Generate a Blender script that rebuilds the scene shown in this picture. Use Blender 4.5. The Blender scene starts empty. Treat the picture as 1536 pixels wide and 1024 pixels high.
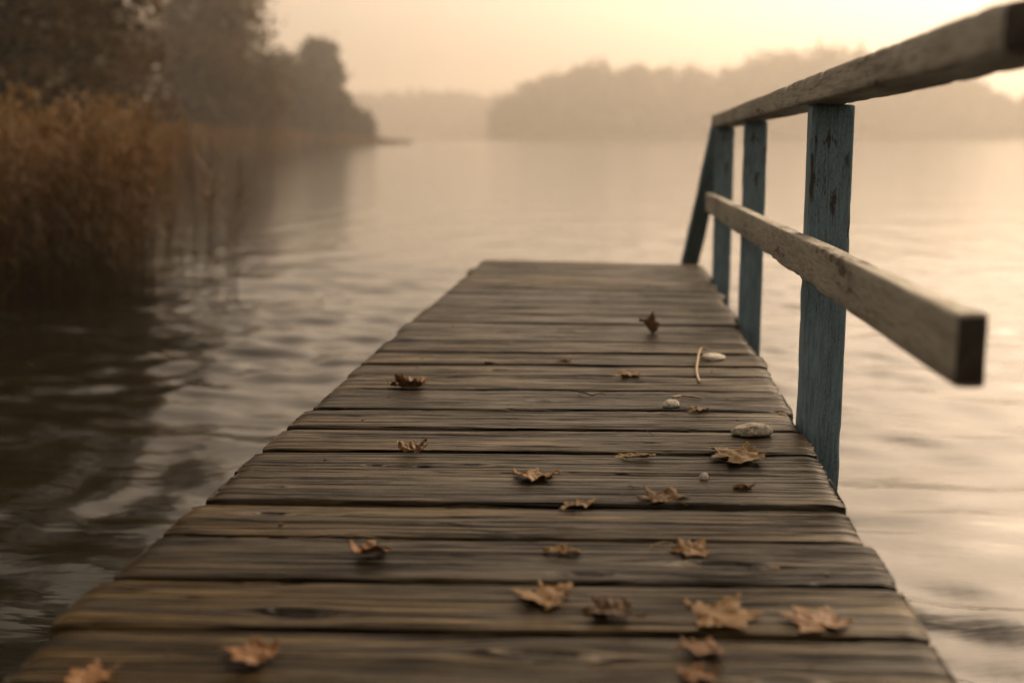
import bpy, bmesh, math, random
import numpy as np
from mathutils import Vector, Matrix, Euler

S = bpy.context.scene
COL = S.collection
R = math.radians
rng = np.random.default_rng(7)
random.seed(7)

# ------------------------------------------------------------------ camera
DECK = 0.60            # top of the deck above the water (z = 0)
EYE = 1.26
YAW, PITCH = R(5.24), R(9.452)
cam_d = bpy.data.cameras.new("camera")
cam = bpy.data.objects.new("camera", cam_d)
COL.objects.link(cam)
cam.location = (0, 0, EYE)
cam.rotation_euler = (R(90) - PITCH, 0, YAW)
cam_d.sensor_width = 36.0
cam_d.lens = 1850.0 / 1536.0 * 36.0
cam_d.clip_start, cam_d.clip_end = 0.05, 5000
cam_d.dof.use_dof = True
cam_d.dof.focus_distance = 2.72
cam_d.dof.aperture_fstop = 1.95
S.camera = cam

# ------------------------------------------------------------------ light
SUN_EL, SUN_AZ = R(37), R(32)        # azimuth clockwise from +Y (the way the pier points)
w = bpy.data.worlds.new("World")
S.world = w
w.use_nodes = True
nt = w.node_tree
nt.nodes.clear()
sky = nt.nodes.new("ShaderNodeTexSky")
sky.sky_type = 'NISHITA'
sky.sun_disc = False
sky.sun_elevation = SUN_EL
sky.sun_rotation = SUN_AZ
sky.air_density = 0.8
sky.dust_density = 6.5
sky.ozone_density = 0.6
warm = nt.nodes.new("ShaderNodeMix")
warm.data_type = 'RGBA'
warm.blend_type = 'MULTIPLY'
warm.inputs[0].default_value = 1.0
warm.inputs[7].default_value = (1.0, 0.772, 0.555, 1)
bg = nt.nodes.new("ShaderNodeBackground")
bg.inputs[1].default_value = 0.092
wo = nt.nodes.new("ShaderNodeOutputWorld")
pale = nt.nodes.new("ShaderNodeHueSaturation")      # a thick mist greys the sky
pale.inputs['Saturation'].default_value = 0.22
nt.links.new(sky.outputs[0], pale.inputs['Color'])
nt.links.new(pale.outputs[0], warm.inputs[6])
nt.links.new(warm.outputs[2], bg.inputs[0])
nt.links.new(bg.outputs[0], wo.inputs[0])

sun_d = bpy.data.lights.new("sun", 'SUN')
sun_d.energy = 0.72
sun_d.angle = R(12)
sun_d.color = (1.0, 0.78, 0.52)
sun = bpy.data.objects.new("sun", sun_d)
COL.objects.link(sun)
sdir = Vector((math.sin(SUN_AZ) * math.cos(SUN_EL), math.cos(SUN_AZ) * math.cos(SUN_EL), math.sin(SUN_EL)))
sun.rotation_euler = sdir.to_track_quat('Z', 'Y').to_euler()
sun.location = (20, 40, 20)

S.view_settings.view_transform = 'Standard'
S.view_settings.look = 'None'
S.view_settings.gamma = 1
S.view_settings.exposure = 1.05
S.render.engine = 'CYCLES'
S.cycles.use_denoising = True
S.cycles.max_bounces = 8
S.cycles.volume_bounces = 1
S.cycles.caustics_reflective = False
S.cycles.caustics_refractive = False
S.cycles.sample_clamp_indirect = 6


# ------------------------------------------------------------------ helpers
def hash3(ix, iy, iz, seed):
    n = (ix * 374761393 + iy * 668265263 + iz * 1274126177 + seed * 974634777) & 0xFFFFFFFF
    n = ((n ^ (n >> 13)) * 1274126177) & 0xFFFFFFFF
    n = (n ^ (n >> 16)) & 0xFFFFFFFF
    return n.astype(np.float64) / 4294967295.0 * 2 - 1


def vnoise(x, y, z=0.0, seed=0):
    x, y, z = np.broadcast_arrays(np.asarray(x, float), np.asarray(y, float), np.asarray(z, float))
    fx, fy, fz = np.floor(x), np.floor(y), np.floor(z)
    ix, iy, iz = fx.astype(np.int64), fy.astype(np.int64), fz.astype(np.int64)
    u, v, t = x - fx, y - fy, z - fz
    u, v, t = (a * a * (3 - 2 * a) for a in (u, v, t))
    r = 0
    for dx in (0, 1):
        for dy in (0, 1):
            for dz in (0, 1):
                wgt = (u if dx else 1 - u) * (v if dy else 1 - v) * (t if dz else 1 - t)
                r = r + wgt * hash3(ix + dx, iy + dy, iz + dz, seed)
    return r


def fbm(x, y, z=0.0, seed=0, octv=3):
    r, a, f = 0, 1.0, 1.0
    for k in range(octv):
        r = r + a * vnoise(np.asarray(x) * f, np.asarray(y) * f, np.asarray(z) * f, seed + k * 17)
        a *= 0.5
        f *= 2.03
    return r


def mesh_obj(name, V, Fc, mat=None, parent=None, smooth=True, attrs=None):
    me = bpy.data.meshes.new(name)
    V = np.asarray(V, dtype=np.float32)
    if isinstance(Fc, np.ndarray):
        nf, k = Fc.shape
        me.vertices.add(len(V))
        me.vertices.foreach_set("co", V.ravel())
        me.loops.add(nf * k)
        me.loops.foreach_set("vertex_index", Fc.astype(np.int32).ravel())
        me.polygons.add(nf)
        me.polygons.foreach_set("loop_start", np.arange(0, nf * k, k, dtype=np.int32))
        me.update(calc_edges=True)
    else:
        me.from_pydata(V.tolist(), [], Fc)
    if attrs:
        for an, (tp, data) in attrs.items():
            a = me.attributes.new(an, tp, 'POINT')
            a.data.foreach_set('vector' if tp == 'FLOAT_VECTOR' else 'value', np.asarray(data, dtype=np.float32).ravel())
    me.polygons.foreach_set("use_smooth", np.full(len(me.polygons), smooth))
    me.validate()
    me.update()
    if mat:
        me.materials.append(mat)
    o = bpy.data.objects.new(name, me)
    COL.objects.link(o)
    if parent:
        o.parent = parent
    return o


def tag(o, label=None, cat=None, group=None, kind=None):
    if label: o['label'] = label
    if cat: o['category'] = cat
    if group: o['group'] = group
    if kind: o['kind'] = kind
    return o


def empty(name, loc=(0, 0, 0), rz=0):
    o = bpy.data.objects.new(name, None)
    o.empty_display_size = 0.1
    o.location = loc
    o.rotation_euler = (0, 0, rz)
    COL.objects.link(o)
    return o


class NT:
    """small node-tree helper"""
    def __init__(s, name):
        s.m = bpy.data.materials.new(name)
        s.m.use_nodes = True
        s.t = s.m.node_tree
        s.t.nodes.clear()
        s.out = s.n("ShaderNodeOutputMaterial")

    def n(s, tp, **kw):
        nd = s.t.nodes.new(tp)
        for k, v in kw.items():
            setattr(nd, k, v)
        return nd

    def l(s, a, b):
        s.t.links.new(a, b)

    def inp(s, sock, v):
        if hasattr(v, 'is_output') or isinstance(v, bpy.types.NodeSocket):
            s.l(v, sock)
        else:
            if sock.type == 'RGBA' and len(v) == 3:
                v = (*v, 1)
            sock.default_value = v

    def mapv(s, v, scale, loc=(0, 0, 0)):
        m = s.n("ShaderNodeMapping")
        s.l(v, m.inputs[0])
        m.inputs['Scale'].default_value = scale
        m.inputs['Location'].default_value = loc
        return m.outputs[0]

    def noise(s, v, scale=1.0, detail=4, rough=0.55, dist=0.0):
        nd = s.n("ShaderNodeTexNoise")
        s.l(v, nd.inputs['Vector'])
        nd.inputs['Scale'].default_value = scale
        nd.inputs['Detail'].default_value = detail
        nd.inputs['Roughness'].default_value = rough
        nd.inputs['Distortion'].default_value = dist
        return nd.outputs[0]

    def ramp(s, f, stops):
        r = s.n("ShaderNodeValToRGB")
        s.l(f, r.inputs[0])
        e = r.color_ramp.elements
        while len(e) < len(stops):
            e.new(0.5)
        for el, (p, c) in zip(e, stops):
            el.position = p
            el.color = (c, c, c, 1) if not hasattr(c, '__len__') else (*c, 1)
        return r.outputs[0]

    def mix(s, f, a, b, mode='MIX'):
        m = s.n("ShaderNodeMix", data_type='RGBA', blend_type=mode)
        s.inp(m.inputs[0], f)
        s.inp(m.inputs[6], a)
        s.inp(m.inputs[7], b)
        return m.outputs[2]

    def math(s, op, a, b=0.0, c=None):
        m = s.n("ShaderNodeMath", operation=op)
        s.inp(m.inputs[0], a)
        s.inp(m.inputs[1], b)
        if c is not None:
            s.inp(m.inputs[2], c)
        return m.outputs[0]

    def bump(s, h, strength=0.5, dist=0.01, normal=None):
        b = s.n("ShaderNodeBump")
        s.l(h, b.inputs['Height'])
        b.inputs['Strength'].default_value = strength
        b.inputs['Distance'].default_value = dist
        if normal is not None:
            s.l(normal, b.inputs['Normal'])
        return b.outputs[0]

    def bsdf(s, color, rough, normal=None, **kw):
        b = s.n("ShaderNodeBsdfPrincipled")
        s.inp(b.inputs['Base Color'], color)
        s.inp(b.inputs['Roughness'], rough)
        if normal is not None:
            s.l(normal, b.inputs['Normal'])
        for k, v in kw.items():
            s.inp(b.inputs[k], v)
        s.l(b.outputs[0], s.out.inputs[0])
        return b

    def attr(s, name, o='Vector'):
        a = s.n("ShaderNodeAttribute", attribute_name=name)
        return a.outputs[o]

    def obj(s):
        return s.n("ShaderNodeTexCoord").outputs['Object']

    def geo(s):
        return s.n("ShaderNodeNewGeometry").outputs['Position']


# ------------------------------------------------------------------ materials
def mat_deck():
    t = NT("weathered_deck_wood")
    g = t.attr('grain_coord')
    pv = t.attr('plank_tone', 'Fac')
    kn = t.attr('knot', 'Fac')
    coarse = t.noise(t.mapv(g, (1.3, 30, 1)), 1, 6, 0.68, 0.25)
    fine = t.noise(t.mapv(g, (2.2, 120, 1)), 1, 4, 0.65, 0.15)
    hair = t.noise(t.mapv(g, (6, 290, 1)), 1, 3, 0.6, 0.0)
    blot = t.noise(t.mapv(g, (3.2, 7, 1)), 1, 4, 0.6, 0.4)
    crackn = t.noise(t.mapv(g, (0.9, 55, 1), (3.3, 1.7, 0)), 1, 3, 0.5, 0.15)
    crack = t.ramp(t.math('ABSOLUTE', t.math('SUBTRACT', crackn, 0.5)), [(0.0, 1.0), (0.02, 0.6), (0.05, 0.0)])
    cmask = t.ramp(t.noise(t.mapv(g, (2.6, 9, 1), (9, 2, 0)), 1, 3, 0.5), [(0.36, 0.0), (0.52, 1.0)])
    crack = t.math('MULTIPLY', crack, cmask)
    splitn = t.noise(t.mapv(g, (0.55, 21, 1), (7.3, 4.1, 0)), 1, 4, 0.55, 0.12)
    split = t.ramp(t.math('ABSOLUTE', t.math('SUBTRACT', splitn, 0.5)), [(0.0, 1.0), (0.007, 0.8), (0.016, 0.0)])
    split = t.math('MULTIPLY', split, t.ramp(t.noise(t.mapv(g, (1.7, 5, 1), (1, 8, 0)), 1, 2, 0.5), [(0.48, 0.0), (0.54, 1.0)]))
    crack = t.math('MAXIMUM', crack, split)
    col = t.ramp(coarse, [(0.37, (0.022, 0.011, 0.002)), (0.46, (0.098, 0.058, 0.012)), (0.55, (0.195, 0.122, 0.028)), (0.66, (0.36, 0.235, 0.066))])
    groove = t.ramp(fine, [(0.42, 1.0), (0.51, 0.0)])
    thin = t.ramp(hair, [(0.40, 1.0), (0.50, 0.0)])
    lines = t.math('MAXIMUM', t.math('MULTIPLY', groove, 0.95), t.math('MULTIPLY', thin, 0.7))
    col = t.mix(lines, col, (0.014, 0.008, 0.003))
    col = t.mix(t.ramp(hair, [(0.56, 0.0), (0.72, 0.5)]), col, (0.30, 0.215, 0.105))
    col = t.mix(t.ramp(blot, [(0.46, 0.0), (0.70, 0.75)]), col, (0.034, 0.029, 0.012))
    col = t.mix(t.ramp(crack, [(0.1, 0.0), (0.6, 1.0)]), col, (0.005, 0.003, 0.002))
    col = t.mix(t.ramp(kn, [(0.25, 0.0), (0.6, 0.6), (1.0, 0.9)]), col, (0.016, 0.012, 0.009))
    col = t.mix(1.0, col, t.ramp(pv, [(0.0, 0.22), (1.0, 0.72)]), 'MULTIPLY')
    h = t.math('ADD', t.math('MULTIPLY', coarse, 0.6), t.math('MULTIPLY', fine, 0.9))
    h = t.math('ADD', h, t.math('MULTIPLY', hair, 0.30))
    h = t.math('SUBTRACT', h, t.math('MULTIPLY', crack, 1.3))
    nrm = t.bump(h, 1.0, 0.0070)
    rough = t.ramp(t.math('ADD', t.math('MULTIPLY', blot, 0.6), t.math('MULTIPLY', fine, 0.4)), [(0.3, 0.28), (0.7, 0.52)])
    spec = t.math('MULTIPLY', t.math('SUBTRACT', 1.0, t.math('MAXIMUM', lines, crack)), 0.36)
    t.bsdf(col, rough, nrm, **{'Specular IOR Level': spec})
    return t.m


def mat_paint(name, base, base2, wood, amount, grime):
    """old brittle paint along a board, worn to the wood in streaks along the grain (local X)"""
    t = NT(name)
    g = t.obj()
    streak = t.noise(t.mapv(g, (5, 42, 42)), 1, 5, 0.65, 0.3)
    fine = t.noise(t.mapv(g, (14, 190, 190)), 1, 3, 0.6, 0.1)
    big = t.noise(t.mapv(g, (2.2, 6, 6)), 1, 4, 0.6, 0.5)
    spot = t.noise(t.mapv(g, (16, 42, 42), (2, 5, 1)), 1, 5, 0.7, 0.4)
    v = t.n("ShaderNodeTexVoronoi", feature='DISTANCE_TO_EDGE')
    t.l(t.mapv(g, (12, 40, 40)), v.inputs['Vector'])
    crackle = t.ramp(v.outputs['Distance'], [(0.0, 1.0), (0.03, 0.0)])
    crackle = t.math('MULTIPLY', crackle, t.ramp(big, [(0.42, 0.0), (0.54, 1.0)]))
    wear = t.math('ADD', t.math('MULTIPLY', streak, 0.5), t.math('MULTIPLY', spot, 0.5))
    wear = t.math('ADD', wear, t.math('MULTIPLY', t.math('SUBTRACT', big, 0.5), 0.5))
    wmask = t.ramp(wear, [(amount, 0.0), (amount + 0.045, 1.0)])
    col = t.mix(big, base, base2)
    col = t.mix(t.ramp(fine, [(0.36, 0.6), (0.54, 0.0)]), col, grime)
    col = t.mix(t.ramp(streak, [(0.50, 0.0), (0.75, 0.5)]), col, grime)
    wcol = t.mix(fine, wood, tuple(c * 0.35 for c in wood))
    col = t.mix(wmask, col, wcol)
    col = t.mix(t.math('MULTIPLY', crackle, 0.8), col, (0.015, 0.012, 0.008))
    h = t.math('SUBTRACT', t.math('MULTIPLY', fine, 0.4), t.math('MULTIPLY', wmask, 0.6))
    h = t.math('SUBTRACT', t.math('ADD', h, t.math('MULTIPLY', streak, 0.5)), t.math('MULTIPLY', crackle, 0.7))
    nrm = t.bump(h, 0.8, 0.0025)
    t.bsdf(col, t.ramp(wear, [(0.4, 0.55), (0.6, 0.8)]), nrm, **{'Specular IOR Level': 0.35})
    return t.m


def mat_dark_wood():
    t = NT("dark_wet_wood")
    g = t.obj()
    n1 = t.noise(t.mapv(g, (2, 40, 40)), 1, 5, 0.6, 0.2)
    col = t.ramp(n1, [(0.3, (0.018, 0.014, 0.010)), (0.7, (0.065, 0.050, 0.035))])
    t.bsdf(col, 0.7, t.bump(n1, 0.6, 0.004))
    return t.m


def mat_leaf():
    t = NT("dead_leaf")
    oi = t.n("ShaderNodeObjectInfo")
    g = t.obj()
    vein = t.attr('vein', 'Fac')
    mott = t.noise(t.mapv(g, (60, 60, 60)), 1, 5, 0.65, 0.6)
    fine = t.noise(t.mapv(g, (330, 330, 330)), 1, 3, 0.6)
    spots = t.noise(t.mapv(g, (140, 140, 140), (4, 1, 2)), 1, 2, 0.5)
    col = t.mix(t.ramp(mott, [(0.35, 0.0), (0.65, 0.85)]), oi.outputs['Color'], t.mix(1.0, oi.outputs['Color'], (0.60, 0.52, 0.44), 'MULTIPLY'))
    col = t.mix(t.math('MULTIPLY', vein, 0.6), col, t.mix(0.5, oi.outputs['Color'], (0.42, 0.27, 0.13)))
    col = t.mix(t.ramp(fine, [(0.38, 0.3), (0.6, 0.0)]), col, (0.06, 0.032, 0.012))
    col = t.mix(t.ramp(spots, [(0.62, 0.0), (0.70, 0.7)]), col, (0.03, 0.018, 0.01))
    h = t.math('ADD', t.math('MULTIPLY', fine, 0.6), t.math('ADD', mott, t.math('MULTIPLY', vein, 0.8)))
    nrm = t.bump(h, 0.9, 0.0016)
    b = t.n("ShaderNodeBsdfPrincipled")
    t.l(col, b.inputs['Base Color'])
    b.inputs['Roughness'].default_value = 0.55
    b.inputs['Specular IOR Level'].default_value = 0.4
    t.l(nrm, b.inputs['Normal'])
    tr = t.n("ShaderNodeBsdfTranslucent")
    t.l(col, tr.inputs[0])
    mx = t.n("ShaderNodeMixShader")
    mx.inputs[0].default_value = 0.22
    t.l(b.outputs[0], mx.inputs[1])
    t.l(tr.outputs[0], mx.inputs[2])
    t.l(mx.outputs[0], t.out.inputs[0])
    return t.m


def mat_foliage(name, c1, c2, scale, transl=0.3, rough=0.7):
    t = NT(name)
    n1 = t.noise(t.mapv(t.geo(), (scale,) * 3), 1, 4, 0.6)
    col = t.ramp(n1, [(0.35, c1), (0.65, c2)])
    b = t.n("ShaderNodeBsdfPrincipled")
    t.l(col, b.inputs['Base Color'])
    b.inputs['Roughness'].default_value = rough
    b.inputs['Specular IOR Level'].default_value = 0.15
    tr = t.n("ShaderNodeBsdfTranslucent")
    t.l(col, tr.inputs[0])
    mx = t.n("ShaderNodeMixShader")
    mx.inputs[0].default_value = transl
    t.l(b.outputs[0], mx.inputs[1])
    t.l(tr.outputs[0], mx.inputs[2])
    t.l(mx.outputs[0], t.out.inputs[0])
    return t.m


def mat_reed():
    t = NT("dry_reed")
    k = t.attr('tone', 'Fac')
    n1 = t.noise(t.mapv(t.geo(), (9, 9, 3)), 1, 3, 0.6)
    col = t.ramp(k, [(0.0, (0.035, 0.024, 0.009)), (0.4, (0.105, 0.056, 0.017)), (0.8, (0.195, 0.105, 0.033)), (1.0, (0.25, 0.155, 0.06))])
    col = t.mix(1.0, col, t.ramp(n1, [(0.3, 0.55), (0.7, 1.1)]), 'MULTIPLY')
    b = t.n("ShaderNodeBsdfPrincipled")
    t.l(col, b.inputs['Base Color'])
    b.inputs['Roughness'].default_value = 0.6
    b.inputs['Specular IOR Level'].default_value = 0.25
    tr = t.n("ShaderNodeBsdfTranslucent")
    t.l(col, tr.inputs[0])
    mx = t.n("ShaderNodeMixShader")
    mx.inputs[0].default_value = 0.35
    t.l(b.outputs[0], mx.inputs[1])
    t.l(tr.outputs[0], mx.inputs[2])
    t.l(mx.outputs[0], t.out.inputs[0])
    return t.m


def mat_water():
    t = NT("lake_water")
    g = t.geo()
    n1 = t.noise(t.mapv(g, (1.3, 3.6, 1)), 1, 3, 0.5, 0.5)
    n2 = t.noise(t.mapv(g, (0.25, 0.9, 1), (5, 2, 0)), 1, 2, 0.5, 0.3)
    n3 = t.noise(t.mapv(g, (6, 15, 1), (1, 7, 0)), 1, 2, 0.5, 0.2)
    h = t.math('ADD', t.math('MULTIPLY', n1, 0.030), t.math('MULTIPLY', n2, 0.075))
    h = t.math('ADD', h, t.math('MULTIPLY', n3, 0.011))
    nrm = t.bump(h, 0.30, 1.0)
    t.bsdf((0.006, 0.0065, 0.004), 0.10, nrm, IOR=1.36)
    return t.m


def mat_stone(name, c1, c2):
    t = NT(name)
    g = t.obj()
    n1 = t.noise(t.mapv(g, (70,) * 3), 1, 5, 0.7)
    n2 = t.noise(t.mapv(g, (420,) * 3), 1, 3, 0.6)
    col = t.mix(t.ramp(n1, [(0.4, 0.0), (0.62, 1.0)]), c1, c2)
    col = t.mix(t.ramp(n2, [(0.38, 0.8), (0.5, 0.0)]), col, (0.05, 0.045, 0.04))
    t.bsdf(col, 0.75, t.bump(t.math('ADD', n1, t.math('MULTIPLY', n2, 0.5)), 0.9, 0.002))
    return t.m


def mat_plain(name, c1, c2, scale, rough=0.8, bump=0.3, bd=0.01):
    t = NT(name)
    n1 = t.noise(t.mapv(t.obj(), (scale,) * 3), 1, 4, 0.6)
    t.bsdf(t.ramp(n1, [(0.35, c1), (0.65, c2)]), rough, t.bump(n1, bump, bd))
    return t.m


M_DECK = mat_deck()
M_WHITE = mat_paint("worn_white_paint", (0.46, 0.44, 0.375), (0.35, 0.335, 0.285), (0.16, 0.125, 0.085), 0.595, (0.15, 0.125, 0.085))
M_BLUE = mat_paint("worn_blue_paint", (0.25, 0.375, 0.45), (0.185, 0.29, 0.355), (0.11, 0.095, 0.075), 0.615, (0.08, 0.115, 0.125))
M_DARK = mat_dark_wood()
M_LEAF = mat_leaf()
M_REED = mat_reed()
M_WATER = mat_water()
M_STONE = mat_stone("grey_stone", (0.62, 0.56, 0.45), (0.28, 0.25, 0.20))
M_PALE = mat_stone("pale_shell", (0.82, 0.77, 0.68), (0.58, 0.54, 0.47))
M_STRAW = mat_plain("straw_stalk", (0.30, 0.20, 0.11), (0.42, 0.30, 0.17), 90, 0.6, 0.5, 0.001)
M_TWIG = mat_plain("dark_twig", (0.018, 0.012, 0.008), (0.05, 0.034, 0.02), 120, 0.8, 0.5, 0.001)
M_RUST = mat_plain("rusty_nail", (0.020, 0.011, 0.007), (0.055, 0.026, 0.012), 300, 0.7, 0.4, 0.001)
M_BARK = mat_plain("bark", (0.020, 0.015, 0.010), (0.050, 0.038, 0.026), 3, 0.9, 0.6, 0.05)
M_SOIL = mat_plain("bank_soil", (0.035, 0.025, 0.012), (0.080, 0.055, 0.025), 0.5, 0.95, 0.5, 0.1)
M_AUT1 = mat_foliage("autumn_foliage_brown", (0.038, 0.020, 0.005), (0.105, 0.056, 0.013), 0.5)
M_AUT2 = mat_foliage("autumn_foliage_olive", (0.024, 0.017, 0.005), (0.065, 0.040, 0.011), 0.5)
M_FARW = mat_foliage("far_wood_foliage", (0.040, 0.034, 0.016), (0.075, 0.058, 0.026), 0.12)

# ------------------------------------------------------------------ setting: water, banks
def axis(lo_far, lo_near, hi_near, hi_far, step, growth=1.09):
    a = list(np.arange(lo_near, hi_near + 1e-6, step))
    s = step
    x = a[-1]
    while x < hi_far:
        s *= growth
        x += s
        a.append(min(x, hi_far))
    s, x, pre = step, a[0], []
    while x > lo_far:
        s *= growth
        x -= s
        pre.append(max(x, lo_far))
    return np.array(pre[::-1] + a)


def build_water():
    xs = axis(-1100, -5.0, 5.5, 1100, 0.045)
    ys = axis(-60, 0.6, 11.0, 1200, 0.04)
    X, Y = np.meshgrid(xs, ys)
    Z = np.zeros_like(X)
    fade = np.exp(-np.maximum(0, np.hypot(X, Y - 4) - 6) / 8.0)
    rg = np.random.default_rng(3)
    wx = X + 0.35 * fbm(X * 0.5, Y * 0.7, 0, 5, 2)
    wy = Y + 0.30 * fbm(X * 0.45 + 7, Y * 0.8, 0, 9, 2)
    for lam, amp, n in ((1.1, 0.0060, 4), (0.55, 0.0062, 7), (0.27, 0.0046, 9)):
        for k in range(n):
            th = R(90) + rg.normal(0, 0.48) - 0.22
            kk = 2 * math.pi / (lam * rg.uniform(0.75, 1.3))
            mod = 0.5 + 0.7 * vnoise(X * 0.45 + 13 * k, Y * 0.6, lam * 10, 31 + k)
            Z += amp * mod / math.sqrt(n) * np.sin(kk * (wx * math.cos(th) + wy * math.sin(th)) + rg.uniform(0, 6.3))
    Z *= fade * 2.3
    V = np.stack([X, Y, Z], -1).reshape(-1, 3)
    nx, ny = len(xs), len(ys)
    i = np.arange(ny - 1)[:, None] * nx + np.arange(nx - 1)[None]
    Fq = np.stack([i, i + 1, i + nx + 1, i + nx], -1).reshape(-1, 4)
    o = mesh_obj("water", V, Fq, M_WATER)
    tag(o, kind='structure')


def bank(name, outline, hmax, rise):
    """land sheet inside an outline whose edge dips just below the water"""
    P = np.array(outline, float)
    n = len(P)
    dens = []
    for a, b in zip(P, np.roll(P, -1, 0)):
        k = max(2, int(np.hypot(*(b - a)) / 8))
        for t in np.linspace(0, 1, k, endpoint=False):
            dens.append(a + (b - a) * t)
    P = np.array(dens)
    P += np.stack([vnoise(P[:, 0] * .12, P[:, 1] * .12, 0, 2), vnoise(P[:, 0] * .12, P[:, 1] * .12, 0, 8)], -1) * 0.8
    c = P.mean(0)
    n = len(P)
    V, rings = [], 7
    for k in range(rings):
        t = (k / rings) ** 1.3
        Q = P + (c - P) * t
        d = np.hypot(*(Q - P).T)
        z = -0.25 + np.minimum(d / rise, 1) * hmax + 0.25 * hmax * vnoise(Q[:, 0] * .07, Q[:, 1] * .07, 0, 3) * (k > 0)
        V += [(*q, zz) for q, zz in zip(Q, z)]
    V.append((*c, hmax))
    Fc = []
    for k in range(rings - 1):
        for j in range(n):
            Fc.append((k * n + j, k * n + (j + 1) % n, (k + 1) * n + (j + 1) % n, (k + 1) * n + j))
    for j in range(n):
        Fc.append(((rings - 1) * n + j, (rings - 1) * n + (j + 1) % n, len(V) - 1))
    o = mesh_obj(name, V, Fc, M_SOIL)
    tag(o, kind='structure')


SHORE = [(-7.5, -30), (-8.2, 5), (-9.0, 14), (-11.4, 28), (-15.2, 40), (-26.0, 66), (-28, 80), (-28.2, 93), (-33, 115), (-39.5, 146), (-41, 180), (-38, 217), (-46, 228), (-90, 225), (-190, 200), (-190, 40), (-120, -30)]
build_water()
bank("shore", SHORE, 1.0, 8.0)
bank("far_shore", [(-109, 580), (-55, 552), (36, 547), (109, 553), (200, 551), (346, 539), (545, 519), (598, 601), (364, 678), (109, 692), (-36, 638)], 1.6, 14)
bank("distant_shore", [(-426, 864), (-209, 843), (-104, 838), (35, 834), (106, 864), (0, 938), (-209, 944)], 1.6, 14)


# ------------------------------------------------------------------ pier
def interp(a, xs, ys):
    return float(np.interp(a, xs, ys))


NAIL_ROWS = []


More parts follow.
